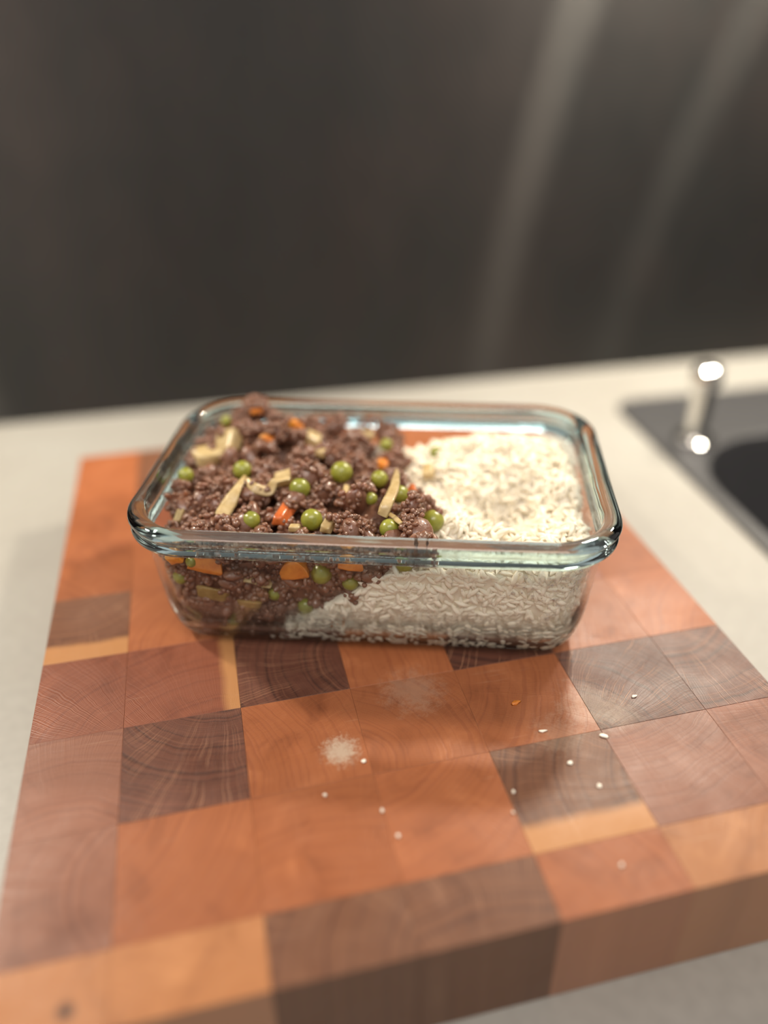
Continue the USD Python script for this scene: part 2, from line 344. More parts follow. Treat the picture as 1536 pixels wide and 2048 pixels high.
def cap(v, f, ring0, n, up):
    v = np.vstack([v, v[ring0:ring0 + n].mean(0)]); i = np.arange(n)
    t = np.stack([ring0 + i, ring0 + (i + 1) % n, np.full(n, len(v) - 1)], -1)
    return v, np.vstack([f, t if up else t[:, ::-1]])
out_r = [cring(i, z) for z, i in OUT]
in_z = [.0572, .050, .037, .0245, .0175, .012, .009, .0068, .0054, .0046, .0042]
in_r = [cring(float(inner_inset(z)), z) for z in in_z]
nr = len(out_r[0])
gv, gf = quads(*ring_loft(out_r + in_r))
gv, gf = cap(gv, gf, 0, nr, False); gv, gf = cap(gv, gf, (len(out_r) + len(in_r) - 1) * nr, nr, True)
RIM = [(.0572, .0061), (.0580, .0040), (.0588, .0018), (.0598, .0008), (.0612, .0006), (.0624, .0012), (.0634, .0020), (.0644, .0016), (.0654, .0006), (.0668, .0), (.0682, .0004), (.0692, .0016), (.0699, .0034),
       (.0700, .0052), (.0696, .0068), (.0686, .0080), (.0668, .0087), (.0640, .0091), (.0605, .0093), (.0572, .0093)]
rim_r = [cring(i, z) for z, i in RIM]
rv, rf = quads(*ring_loft(rim_r + [rim_r[0]]))
def wobble(v, amp, scale, seed):
    d = np.stack([fbm(v * scale + 11.3 * k, 2, seed + k) - .5 for k in range(3)], -1); return v + d * amp
rim_v = wobble(rv, .0005, 60, 3); rim_v[-nr:] = rim_v[:nr]
# the flat walls let the light straight through like a pane; towards the curved foot the glass refracts
BODY = mat('container_glass', {
    'g': ('geometry', {}), 'n': ('noise_texture', {'scale': 90.0, 'detail': 2.0}), 'b': ('bump', {'strength': .05, 'distance': .001}),
    't': ('transparent_bsdf', {'color': (.982, .994, .990)}), 'gl': ('glossy_bsdf', {'color': (1, 1, 1), 'roughness': .02}),
    'lw': ('layer_weight', {'blend': .5}), 'pw': ('math', {'math_type': 'power', 'value2': 5.0}), 'fr': ('math', {'math_type': 'multiply_add', 'value2': .90, 'value3': .035}),
    'x': ('mix_closure', {}), 'sx': ('separate_xyz', {}), 'z': ('map_range', {'from_min': T + .008, 'from_max': T + .030, 'to_min': 0.0, 'to_max': 1.0, 'clamp': True}),
    'gs': ('glass_bsdf', {'color': (.95, .985, .98), 'roughness': 0.0, 'IOR': 1.5}), 'y': ('mix_closure', {})},
    [('lw.facing', 'pw.value1'), ('pw.value', 'fr.value1'), ('g.position', 'n.vector'), ('n.fac', 'b.height'), ('b.normal', 'gl.normal'), ('fr.value', 'x.fac'), ('t.BSDF', 'x.closure1'), ('gl.BSDF', 'x.closure2'),
     ('g.position', 'sx.vector'), ('sx.z', 'z.value'), ('z.result', 'y.fac'), ('gs.BSDF', 'y.closure1'), ('x.closure', 'y.closure2')], surface='y.closure')
GLASS = mat('rim_glass', {'p': ('principled_bsdf', {'base_color': (.64, .86, .90), 'roughness': .0, 'ior': 1.5, 'transmission_weight': 1.0})})
cont = thing('glass_food_container', 'clear rectangular glass food container of rice and minced beef, without lid', 'food container')
obj('body', (cworld(gv), gf), BODY, cont, smooth=40)
obj('rim', (cworld(rim_v), rf), GLASS, cont, smooth=60)

# ================================================================== the food: heights in the container's own frame (u along, v towards the wall, z up)
def bump2(u, v, cu, cv, su, sv): return np.exp(-((u - cu) / su) ** 2 - ((v - cv) / sv) ** 2)
def h_beef(u, v):
    h = .0575 + .016 * bump2(u, v, -.062, .040, .026, .022) + .006 * bump2(u, v, -.030, .0, .05, .03) - .004 * bump2(u, v, .02, .03, .03, .03) + .003 * bump2(u, v, .02, -.03, .02, .02)
    h = h - .005 * bump2(u, v, -.092, -.05, .02, .03)
    return h + .010 * (fbm(np.stack([u * 62, v * 62, 0 * u], -1), 2, 5) - .5)
RICE_LUMPS = [(.041, -.030, .0065, .0050), (.074, -.012, .0060, .0065), (.055, -.030, .0060, .0030), (.088, -.030, .0060, .0040), (.090, .004, .0080, .0055), (.040, .004, .0080, .0050), (.066, .030, .0070, .0030), (.086, .034, .0070, .0035), (.030, .018, .0070, .0030)]
def h_rice(u, v):
    h = .0495 + .0130 * bump2(u, v, .050, .032, .030, .020) + 0.005 * bump2(u, v, .084, .028, .014, .022) - .0165 * bump2(u, v, .060, -.010, .018, .013) + .002 * bump2(u, v, .05, -.05, .05, .012)
    h = h + .003 * bump2(u, v, .036, -.02, .012, .016) - .010 * bump2(u, v, .02, .062, .03, .012)
    for cu, cv, su, hh in RICE_LUMPS: h = h + 1.35 * hh * bump2(u, v, cu, cv, su, su * .85)
    return h + .010 * (fbm(np.stack([u * 58, v * 58, 0 * u + 3], -1), 2, 9) - .5)
def split(v, z): return -.056 + 1.386 * np.minimum(z, .065) - .25 * np.maximum(v + .02, 0)
def is_rice(u, v, z): return u > split(v, z) + .004 * (fbm(np.stack([u * 90, v * 90, z * 90], -1), 2, 4) - .5) * 2
def sd_in(u, v, z, margin=0.0):              # > 0 inside the container's inner face
    i = inner_inset(z) + margin
    L, W = LH - i, WH - i; R = np.maximum(RAD - i, .007)
    qx, qy = np.abs(u) - (L - R), np.abs(v) - (W - R)
    return R - np.hypot(np.maximum(qx, 0), np.maximum(qy, 0)) - np.minimum(np.maximum(qx, qy), 0)
def h_food(u, v):
    hb, hr = h_beef(u, v), h_rice(u, v)
    return np.where(is_rice(u, v, hb), hr, np.maximum(hb, np.where(is_rice(u, v, hr), hr, hb)))   # the mince lies over the foot of the rice
def ray(px):
    d = (px[0] - 768) / FPX * RT - (px[1] - 1024) / FPX * UP + FW; return d / np.linalg.norm(d)
def to_local(P):
    P = np.asarray(P, float); d = P[..., :2] - CC
    return np.stack([d @ CU, d @ CV, P[..., 2] - T], -1)
def local_dir(d): return np.stack([d[..., :2] @ CU, d[..., :2] @ CV, d[..., 2]], -1)
PROUD = {(861, 1046): .0125, (857, 945): .008, (826, 985): .004}   # these lie on the crumbs that overhang the rice
def hit(px, sink=0.0):
    """Where the line of sight through the pixel meets the food (container frame); the front face too."""
    t = np.linspace(.25, .60, 3500); P = to_local(CAM + t[:, None] * ray(px))
    u, v, z = P.T
    ok = (sd_in(u, v, z) > .0008) & (z < h_food(u, v)) & (z > .0045)
    i = np.argmax(ok) if ok.any() else np.argmin(np.abs(z - .05))
    return P[i] - local_dir(np.array([ray(px)]))[0] * PROUD.get(tuple(px), 0.0)
def is_side(P): return bool(h_food(np.array(P[0]), np.array(P[1])) - P[2] > .003 and sd_in(*P) < .004)
def normal_at(P):
    u, v, z = P
    e = .0015
    if is_side(P):              # a side face
        g = np.array([sd_in(u + e, v, z) - sd_in(u - e, v, z), sd_in(u, v + e, z) - sd_in(u, v - e, z), sd_in(u, v, z + e) - sd_in(u, v, z - e)])
        return -g / np.linalg.norm(g)
    g = np.array([-(h_food(np.array(u + 3 * e), np.array(v)) - h_food(np.array(u - 3 * e), np.array(v))) / (6 * e), -(h_food(np.array(u), np.array(v + 3 * e)) - h_food(np.array(u), np.array(v - 3 * e))) / (6 * e), 1.0])
    g[:2] *= min(1.0, 1.0 / max(np.linalg.norm(g[:2]), 1e-9))
    return g / np.linalg.norm(g)

RICE = mat('cooked_rice', {
    'g': ('geometry', {}), 'r': ('rgb_ramp', {'ramp': [(0, (.74, .68, .56)), (.5, (.80, .755, .655)), (1, (.84, .805, .72))]}),
    'p': ('principled_bsdf', {'roughness': .38, 'subsurface_method': 'burley', 'subsurface_weight': .34, 'subsurface_scale': .0055, 'subsurface_radius': (1, .88, .68), 'specular_ior_level': .5})},
    [('g.random_per_island', 'r.fac'), ('r.color', 'p.base_color')])
BEEF = mat('browned_beef', {
    'g': ('geometry', {}), 'n': ('noise_texture', {'scale': 900.0, 'detail': 3.0}),
    'r': ('rgb_ramp', {'ramp': [(0, (.17, .074, .042)), (.4, (.31, .148, .088)), (.75, (.42, .22, .135)), (1, (.54, .34, .21))]}),
    'b': ('bump', {'strength': .35, 'distance': .0006}),
    'p': ('principled_bsdf', {'roughness': .38, 'specular_ior_level': .5, 'subsurface_weight': .25, 'subsurface_scale': .0015, 'subsurface_radius': (1, .5, .35), 'coat_weight': .5, 'coat_roughness': .09})},
    [('g.random_per_island', 'r.fac'), ('r.color', 'p.base_color'), ('g.position', 'n.vector'), ('n.fac', 'b.height'), ('b.normal', 'p.normal')])
BEEFCORE = mat('beef_under', {'p': ('principled_bsdf', {'base_color': (.075, .033, .022), 'roughness': .5})})

# cores below the crumbs and the grains: the container's inside cut off at the heights and split
def inside_solid(m):
    g = [cring(float(inner_inset(z)) + m, z) for z in np.linspace(.0052, .0572, 14)] + [cring(.0096 + m, .085)]
    v, f = quads(*ring_loft(g)); v, f = cap(v, f, 0, nr, False); v, f = cap(v, f, (len(g) - 1) * nr, nr, True)
    return mf(trimesh.Trimesh(v, f, process=False))
inside, inside_b = inside_solid(.0016), inside_solid(.0050)
def field_solid(fn, low):
    us, vs = np.linspace(-.11, .11, 90), np.linspace(-.075, .075, 60); U, V = np.meshgrid(us, vs, indexing='ij')
    topz = fn(U, V) - low; n1, n2 = U.shape
    vt = np.c_[U.ravel(), V.ravel(), topz.ravel()]; vb = np.c_[U.ravel(), V.ravel(), np.full(U.size, -.01)]
    i, j = np.meshgrid(np.arange(n1 - 1), np.arange(n2 - 1), indexing='ij'); a = (i * n2 + j).ravel(); b = a + n2; c = b + 1; d = a + 1
    f = [np.stack([a, b, c], -1), np.stack([a, c, d], -1)]; o = U.size
    f += [np.stack([a + o, c + o, b + o], -1), np.stack([a + o, d + o, c + o], -1)]
    edge = np.concatenate([np.arange(n1) * n2, (n1 - 1) * n2 + np.arange(1, n2), np.arange(n1 - 2, -1, -1) * n2 + n2 - 1, np.arange(n2 - 2, 0, -1)])
    e2 = np.roll(edge, -1)
    f += [np.stack([edge, edge + o, e2 + o], -1), np.stack([edge, e2 + o, e2], -1)]
    return mf(trimesh.Trimesh(np.vstack([vt, vb]), np.vstack(f), process=False))
def wedge(sgn):
    m = sbox(-.2, -.2, .2, .2)
    g = trimesh.creation.box(extents=(.4, .2, .14)); g.apply_translation([0, 0, .06])
    for _ in range(4): g = g.subdivide()
    v = np.array(g.vertices); s0 = split(v[:, 1], v[:, 2])
    v[:, 0] = np.where(v[:, 0] * sgn > 0, v[:, 0], s0 + v[:, 0] * .001) if False else s0 + np.maximum(v[:, 0] * sgn + .2, 0) * sgn
    return mf(trimesh.Trimesh(v, g.faces, process=False))
rice_core = tm((inside ^ field_solid(h_rice, .0012)) ^ wedge(1)); beef_core = tm((inside_b ^ field_solid(h_beef, .0095)) ^ wedge(-1))

# --- surface samples (top and the faces behind the glass)
def top_points(n, rng, fn, want_rice, margin):
    u, v = rng.uniform(-.1, .1, n), rng.uniform(-.07, .07, n); z = fn(u, v)
    ok = (sd_in(u, v, z, margin) > 0) & (is_rice(u, v, z) == want_rice)
    u, v, z = u[ok], v[ok], z[ok]; e = .003
    nrm = np.stack([-(fn(u + e, v) - fn(u - e, v)) / (2 * e), -(fn(u, v + e) - fn(u, v - e)) / (2 * e), np.ones_like(u)], -1)
    return np.stack([u, v, z], -1), nrm / np.linalg.norm(nrm, axis=1, keepdims=True)
def side_points(n, rng, fn, want_rice, margin):
    P, M = [], []
    fr = rng.uniform(0, 1, n); zz = .0055 + rng.uniform(0, 1, n) ** .9 * .062
    for f_, z in zip(fr, zz):
        ring = cring(float(inner_inset(z)) + margin, z, 8, 12); per = np.r_[0, np.cumsum(np.linalg.norm(np.diff(np.vstack([ring, ring[:1]]), axis=0), axis=1))]
        s = f_ * per[-1]; i = min(np.searchsorted(per, s) - 1, len(ring) - 1); i = max(i, 0)
        a, b = ring[i], ring[(i + 1) % len(ring)]; w = (s - per[i]) / max(per[i + 1] - per[i], 1e-9)
        t = (b - a) / max(np.linalg.norm(b - a), 1e-9); P.append(a + (b - a) * w); M.append((t[1], -t[0], 0))
    P, M = np.array(P), np.array(M)
    ok = (P[:, 2] < fn(P[:, 0], P[:, 1])) & (is_rice(*P.T) == want_rice) & ((P[:, 1] < .02) | (np.abs(P[:, 0]) > .07))
    return P[ok], M[ok]

# --- rice grains
def grain(nl=7, ns=7):
    x = np.linspace(-1, 1, nl); rr = np.array([.05, .62, .93, 1.0, .96, .70, .08]); v = []
    for xi, ri in zip(x, rr):
        for k in range(ns):
            t = 2 * math.pi * k / ns; v.append((xi * .0038, ri * .00122 * math.cos(t), ri * .00102 * math.sin(t) + .0006 * (1 - xi * xi)))
    f = [(a * ns + k, (a + 1) * ns + k, (a + 1) * ns + (k + 1) % ns) for a in range(nl - 1) for k in range(ns)] + [(a * ns + k, (a + 1) * ns + (k + 1) % ns, a * ns + (k + 1) % ns) for a in range(nl - 1) for k in range(ns)]
    f += [(0, k + 1, k) for k in range(1, ns - 1)] + [((nl - 1) * ns, (nl - 1) * ns + k, (nl - 1) * ns + k + 1) for k in range(1, ns - 1)]
    f = np.array(f); return np.array(v), f[:, ::-1]
GV, GF = grain()
gm = trimesh.Trimesh(GV, GF, process=False)
if gm.volume < 0: GF = GF[:, ::-1]
rg = np.random.default_rng(3)
pt, nt = top_points(9000, rg, h_rice, True, .002); ps, ns_ = side_points(5200, rg, h_rice, True, .0013)
def grains(P, Nn, rng, tilt, lift):
    n = len(P); a = rng.normal(size=(n, 3)); a -= (a * Nn).sum(1, keepdims=True) * Nn; a /= np.linalg.norm(a, axis=1, keepdims=True)
    a = a + Nn * rng.normal(0, tilt, n)[:, None]; a /= np.linalg.norm(a, axis=1, keepdims=True)
    b = np.cross(Nn, a); b /= np.linalg.norm(b, axis=1, keepdims=True); c = np.cross(a, b)
    s = rng.uniform(.8, 1.12, n)[:, None, None]; s2 = np.stack([rng.uniform(.72, 1.12, n), np.ones(n), np.ones(n)], -1)[:, None, :]
    M = np.stack([a, b, c], -1) * s * s2
    return scatter(GV, GF, M, P + Nn * (rng.normal(0, lift, n) - .0004)[:, None])
rp = [grains(pt, nt, rg, .50, .0012), grains(ps, ns_, rg, .08, .00025)]
v, f = join(rp + [(np.array(rice_core.vertices), np.array(rice_core.faces))])
tag(obj('cooked_rice', (cworld(v), f), RICE, smooth=50 if False else True), 'mound of steamed white rice filling the right half of the container', 'rice', kind='stuff')

# what lies on and in the mince, by the pixel where the photograph shows it: (pixel, size in pixels, ...)
PEAS = [((683, 950), 22, 'round green pea standing alone at the upper middle of the mince'),
          ((601, 982), 21, 'shiny pea beside the folded onion slice on the mince'),
          ((624, 1046), 22, 'pea above the front rim left of centre with a pale onion bit beside it'),
          ((503, 1045), 18, 'wrinkled pea just above the front rim, nearest the long onion strip'),
          ((798, 994), 18, 'pea tucked behind the right edge of the upright onion sliver'),
          ((758, 963), 17, 'pea left of the upright onion sliver, next to an orange carrot bit'),
          ((861, 1046), 22, 'green pea at the right edge of the mince, touching the white rice'),
          ((782, 1062), 20, 'yellowish pea peeking over the front rim near the rice'),
          ((640, 1160), 23, 'plump bright pea pressed against the front glass in the mince'),
          ((699, 1174), 18, 'small bright pea behind the front glass where mince meets rice'),
          ((808, 1138), 19, 'pea behind the front glass sunk into the white rice'),
          ((373, 955), 16, 'blurred pea near the left wall of the container, farthest left on top'),
          ((486, 946), 19, 'half-hidden pea behind the top of the long onion strip'),
          ((742, 1000), 13, 'mostly buried pea below the upper middle pea'),
          ((772, 894), 13, 'blurred pea in the middle of the mince towards the back'),
          ((873, 908), 12, 'blurred pea at the back corner where mince meets rice'),
          ((455, 846), 11, 'blurred pea at the back left below the raised carrot piece'),
          ((352, 1160), 17, 'pea showing through the rounded left corner of the glass'),
          ((610, 1222), 17, 'dim pea low behind the front glass below the carrot pieces'),
          ((470, 1246), 17, 'dark dim pea at the bottom left behind the glass'),
          ((548, 1196), 15, 'dim pea behind the glass below the fanned onion piece'),
          ((380, 1130), 13, 'partly covered pea at the left of the orange carrot chunk behind glass')]
CARROTS = [((410, 1138), (74, 56), .25, 'large orange carrot chunk behind the front glass at the left', .1, .8),
          ((586, 1146), (64, 56), -.2, 'orange carrot chunk behind the front glass near the middle', .1, .85),
          ((700, 1132), (58, 46), .1, 'carrot piece just below the front rim above a small pea', .1, .9),
          ((517, 826), (30, 24), .3, 'bright orange carrot piece on the highest back left heap of mince', .7, .9),
          ((768, 930), (26, 38), .9, 'orange carrot bit left of the upright onion sliver', .15, .9),
          ((592, 852), (32, 22), .2, 'blurred carrot piece at the back of the mince', .3, .9),
          ((537, 880), (46, 22), .1, 'flat blurred carrot slice in the mince behind the pale onion chunks', .15, .9),
          ((666, 1240), (56, 32), .0, 'dim carrot piece at the bottom behind the front glass', .1, .9),
          ((352, 1112), (34, 40), .4, 'carrot slice showing through the left glass corner below the rim', .1, .9)]
ONIONS = [((462, 890), (64, 56), .1, 'pale translucent onion chunk near the back left of the mince', .75, .0035),
          ((420, 920), (74, 42), -.7, 'large pale onion chunk leaning towards the left wall', .75, .0035),
          ((522, 804), (40, 26), -.2, 'yellow onion piece on top of the back left heap above the rim', 1.6, .0025),
          ((622, 882), (44, 36), .3, 'blurred translucent onion piece at the back middle of the mince', .4, .003),
          ((574, 962), (54, 30), .1, 'brown glazed onion chunk behind the folded slice', .5, .003),
          ((656, 1054), (26, 32), .5, 'small pale onion bit to the right of a pea above the rim', .4, .002),
          ((692, 985), (14, 34), .1, 'yellow onion sliver standing below the upper middle pea', .4, .0015),
          ((548, 1122), (40, 20), .2, 'tan onion crumb just under the front rim', .1, .002),
          ((426, 1188), (66, 34), .25, 'flat olive onion slice behind the front glass at the lower left', .1, .0018),
          ((382, 1228), (52, 26), .5, 'pinkish onion slice in the lower left glass corner', .1, .002),
          ((857, 945), (26, 32), .2, 'brown translucent onion bit beside the rice at the right of the mince', .5, .002),
          ((711, 1049), (34, 12), .5, 'thin pale onion shard just above the middle of the front rim', .5, .0012),
          ((590, 1058), (26, 14), .1, 'tiny onion bit above the rim between two peas', .6, .0014),
          ((360, 1034), (18, 32), .2, 'pale onion bit against the left glass wall below the mince clump', .5, .0016),
          ((640, 908), (24, 20), .4, 'small blurred onion bit behind the upper middle pea', .5, .0018),
          ((735, 872), (30, 18), .1, 'small pale onion bit at the back right of the mince', .5, .0018),
          ((500, 1210), (50, 20), .1, 'thin onion piece low behind the front glass', .1, .0016)]
def px_size(P, px):                           # metres across, at the container point P, for px pixels of the photograph
    w = np.array([CC[0] + P[0] * CU[0] + P[1] * CV[0], CC[1] + P[0] * CU[1] + P[1] * CV[1], P[2] + T]); return px * float((w - CAM) @ FW) / FPX
AVOID = []                                    # room that the crumbs leave for them
for px, r, *_ in PEAS + [(a[0], min(a[1]) / 2) for a in CARROTS + ONIONS]:
    P_ = hit(px); AVOID.append((P_, px_size(P_, r), is_side(P_), -local_dir(np.array([ray(px)]))[0]))
def free(p):
    ok = np.ones(len(p), bool)
    for c, r, side, view in AVOID:
        d = p - c; ok &= np.linalg.norm(d, axis=1) > (r * (1.0 if side else .8))
        al = d @ view; ok &= ~((al > 0) & (al < .022) & (np.linalg.norm(d - al[:, None] * view, axis=1) < r * .92 + .0004))
        if side: ok &= ~((np.hypot(d[:, 0], d[:, 2]) < r * 1.05) & (d[:, 1] < r) & (d[:, 1] > -.02))
    return ok

# --- minced beef: clumps of crumbs
I1v, I1f = ico(1)
rbf = np.random.default_rng(5)
def poisson(P, Nn, d, rng):
    keep, out = [], []
    for i in rng.permutation(len(P)):
        if all(np.sum((P[i] - q) ** 2) > d * d for q in keep): keep.append(P[i]); out.append(i)
    return np.array(out)
def crumbs(C, Nn, rad, rng, size, clip, dens=1.0):
    """Each clump: a few lumpy ellipsoids, studded with small round granules half sunk into them."""
    parts = []
    for c, n in zip(C, Nn):
        big = rad * rng.uniform(.55, 1.35)
        ax = big * np.array([rng.uniform(.95, 1.5), rng.uniform(.7, 1.05), rng.uniform(.6, .9)])
        R = rot_random(1, rng)[0]
        if sd_in(*c, margin=clip) > .5 * big and free(c[None]).all(): parts.append(scatter(I2v, I2f, (R * ax * .82)[None], c[None]))
        k = int(dens * 30 * (big / .005) ** 2) + 5
        d = rng.normal(size=(k, 3)); d /= np.linalg.norm(d, axis=1, keepdims=True)
        p = c + (d * ax * rng.uniform(.88, 1.06, k)[:, None]) @ R.T
        keep = ((p - c) @ n > -.3 * big)
        s = size * np.exp(rng.normal(0, .24, k)); long = rng.uniform(size=k) < .07
        s = s * rng.uniform(.8, 1.25)
        M = rot_random(k, rng) * np.stack([s * np.where(long, rng.uniform(1.8, 2.8, k), rng.uniform(1, 1.3, k)), s, s * rng.uniform(.8, 1, k)], -1)[:, None, :]
        ok = keep & (sd_in(*p.T, margin=clip) > -.0002) & free(p)
        if ok.any(): parts.append(scatter(I1v, I1f, M[ok], p[ok]))
    return parts
I2v, I2f = ico(2)
ptb, ntb = top_points(3400, rbf, h_beef, False, .0035); it = poisson(ptb, ntb, .0088, rbf)
psb, nsb = side_points(1700, rbf, h_beef, False, .0046); is_ = poisson(psb, nsb, .0066, rbf)
bp = crumbs(ptb[it] - ntb[it] * (.0034 + rbf.uniform(-.0052, .0036, len(it)))[:, None], ntb[it], .0064, rbf, .00112, .0010)
bp += crumbs(psb[is_], nsb[is_], .0048, rbf, .00115, .0006, .8)
v, f = join(bp + [(np.array(beef_core.vertices), np.array(beef_core.faces))])
cp, _ = trimesh.sample.sample_surface(beef_core, 3600, seed=4); cp = cp[(cp[:, 2] > .006)]
cp = cp[np.all([np.linalg.norm(cp - a[0], axis=1) > a[1] * .75 for a in AVOID], axis=0)]
cs = .00120 * np.exp(rbf.normal(0, .25, len(cp)))
v, f = join([(v, f), scatter(I1v, I1f, rot_random(len(cp), rbf) * np.stack([cs * 1.25, cs, cs], -1)[:, None, :], cp)])
v = v + (np.stack([fbm(v * 900 + 7 * k, 2, 40 + k) for k in range(3)], -1) - .5) * .0007
tag(obj('minced_beef', (cworld(v), f), BEEF, smooth=True), 'crumbled browned minced beef heaped in the left half of the container', 'minced beef', kind='stuff')

# ================================================================== vegetables on and in the mince
def veg_mat(name, lo, hi, rough, sss, scale, bump=.2, coat=.3):
    return mat(name, {
        'g': ('geometry', {}), 'n': ('noise_texture', {'scale': scale, 'detail': 4.0, 'roughness': .6}),
        'r': ('rgb_ramp', {'ramp': [(.28, lo), (.72, hi)]}), 'b': ('bump', {'strength': bump, 'distance': .0008}),
        'p': ('principled_bsdf', {'roughness': rough, 'subsurface_weight': sss, 'subsurface_scale': .003, 'subsurface_radius': (1, .8, .4), 'coat_weight': coat, 'coat_roughness': .08})},
        [('g.position', 'n.vector'), ('n.fac', 'r.fac'), ('r.color', 'p.base_color'), ('n.fac', 'b.height'), ('b.normal', 'p.normal')])
PEA = veg_mat('pea_skin', (.17, .185, .018), (.29, .29, .045), .30, .3, 160)
CARROT = veg_mat('carrot_flesh', (.62, .150, .012), (.80, .255, .030), .34, .3, 260)
REDCARROT = veg_mat('carrot_glazed', (.40, .075, .018), (.66, .16, .040), .28, .2, 300)
ONION = mat('onion_flesh', {
    'g': ('geometry', {}), 'n': ('noise_texture', {'scale': 220.0, 'detail': 4.0}),
    'r': ('rgb_ramp', {'ramp': [(.3, (.56, .40, .17)), (.7, (.78, .62, .34))]}),
    'p': ('principled_bsdf', {'roughness': .26, 'coat_weight': .3, 'coat_roughness': .08}), 't': ('translucent_bsdf', {}), 'x': ('mix_closure', {'fac': .32})},
    [('g.position', 'n.vector'), ('n.fac', 'r.fac'), ('r.color', 'p.base_color'), ('r.color', 't.color'), ('p.BSDF', 'x.closure1'), ('t.BSDF', 'x.closure2')], surface='x.closure')
COOKED = mat('onion_glazed', {
    'g': ('geometry', {}), 'n': ('noise_texture', {'scale': 220.0, 'detail': 4.0}), 'r': ('rgb_ramp', {'ramp': [(.3, (.30, .19, .055)), (.7, (.50, .35, .12))]}),
    'p': ('principled_bsdf', {'roughness': .22, 'coat_weight': .4, 'coat_roughness': .06}), 't': ('translucent_bsdf', {}), 'x': ('mix_closure', {'fac': .35})},
    [('g.position', 'n.vector'), ('n.fac', 'r.fac'), ('r.color', 'p.base_color'), ('r.color', 't.color'), ('p.BSDF', 'x.closure1'), ('t.BSDF', 'x.closure2')], surface='x.closure')
I3v, I3f = ico(3)
LEN2 = np.linalg.norm
def place(name, local_mesh, m, label, cat, group, smooth=True):
    w = cworld(local_mesh[0]); c = w.mean(0); c[2] = w[:, 2].min()
    return tag(obj(name, (w, local_mesh[1]), m, smooth=smooth, at=c), label, cat, group)
rv_ = np.random.default_rng(17)
def pea(px, rpx, label, sink=.15, squash=1.0):
    P = hit(px); n = normal_at(P); r = px_size(P, rpx)
    side = is_side(P)
    d = rv_.normal(size=3); d /= LEN2(d)
    v = I3v * (1 - .10 * np.exp(-((1 - I3v @ d) / .06))[:, None]) * (1 + .05 * (fbm(I3v * 2.2 + rv_.uniform(0, 50), 2)[:, None] - .5))
    q = rot_random(1, rv_)[0]; v = (v * np.array([1, squash, 1])) @ q.T * r
    c = P + n * r * ((-.3 if side else .5 - sink))
    if side:                                  # keep it behind the glass
        for _ in range(60):
            if sd_in(*(v + c).T).min() > .0003: break
            c = c - n * .0002
    place('pea', (v + c, I3f), PEA, label, 'pea', 'green peas in the mince')
def hexa(dims, taper, rng, rough=.10, sub=3):
    """A knife-cut lump: a rounded block with unequal faces."""
    h = m3.Manifold.hull_points(np.array([(sx * dims[0] * rng.uniform(.8, 1.1) * (taper if sz > 0 else 1), sy * dims[1] * rng.uniform(.75, 1.1), sz * dims[2] * rng.uniform(.8, 1.1)) for sx in (-1, 1) for sy in (-1, 1) for sz in (-1, 1)], np.float32))
    t = tm(h.refine(6)); t = trimesh.Trimesh(t.vertices, t.faces, process=True)
    trimesh.smoothing.filter_taubin(t, iterations=14)
    v = np.array(t.vertices); v += (np.stack([fbm(v * 260 + 9 * k, 2, k) for k in range(3)], -1) - .5) * dims[2] * rough * 2
    return v, np.array(t.faces)
def moon(dims, rng):
    """Half of a thick round carrot slice."""
    t = np.linspace(0, math.pi, 12); r = rng.uniform(.93, 1.05, 12)
    o = np.stack([dims[0] * r * np.cos(t), dims[1] * 1.7 * r * np.sin(t) - dims[1] * .8], -1)
    h = m3.Manifold.hull_points(np.vstack([np.c_[o * .97, np.full(12, dims[2])], np.c_[o * .86, np.full(12, -dims[2])]]).astype(np.float32))
    m = tm(h.refine(4)); m = trimesh.Trimesh(m.vertices, m.faces, process=True); trimesh.smoothing.filter_taubin(m, iterations=5)
    v = np.array(m.vertices); v += (np.stack([fbm(v * 300 + 9 * k, 2, k) for k in range(3)], -1) - .5) * .0009
    return v, np.array(m.faces)
def basis(n, px_dir, P):
    """Columns: the picture direction px_dir laid into the surface, its cross, and the normal."""
    d = (px_dir[0] * RT - px_dir[1] * UP); d = local_dir(d); d = d - n * (d @ n); d /= LEN2(d)
    return np.stack([d, np.cross(n, d), n], -1)
def lump(name, px, size, ang, label, cat, group, m, lift=.1, taper=.85, thick=None):
    P = hit(px); n = normal_at(P); a = px_size(P, size[0] / 2); b = px_size(P, size[1] / 2); t = thick or min(a, b) * .7
    side = is_side(P)
    if side and m is ONION: m, t = COOKED, t * .5
    B = basis(n, (math.cos(ang), math.sin(ang)), P)
    if name == 'carrot_piece' and taper > .7:
        hv, hf = moon((a, b, t), rv_); Rx = rv_.uniform(-.5, .5); hv = hv @ np.array([[1, 0, 0], [0, math.cos(Rx), -math.sin(Rx)], [0, math.sin(Rx), math.cos(Rx)]]).T
    else: hv, hf = hexa((a, b, t), taper, rv_)
    v = hv @ B.T; c = P + n * (t * (-.2 if side else lift))
    if side:
        for _ in range(80):
            if sd_in(*(v + c).T).min() > .0003: break
            c = c - n * .0002
    place(name, (v + c, hf), m, label, cat, group)
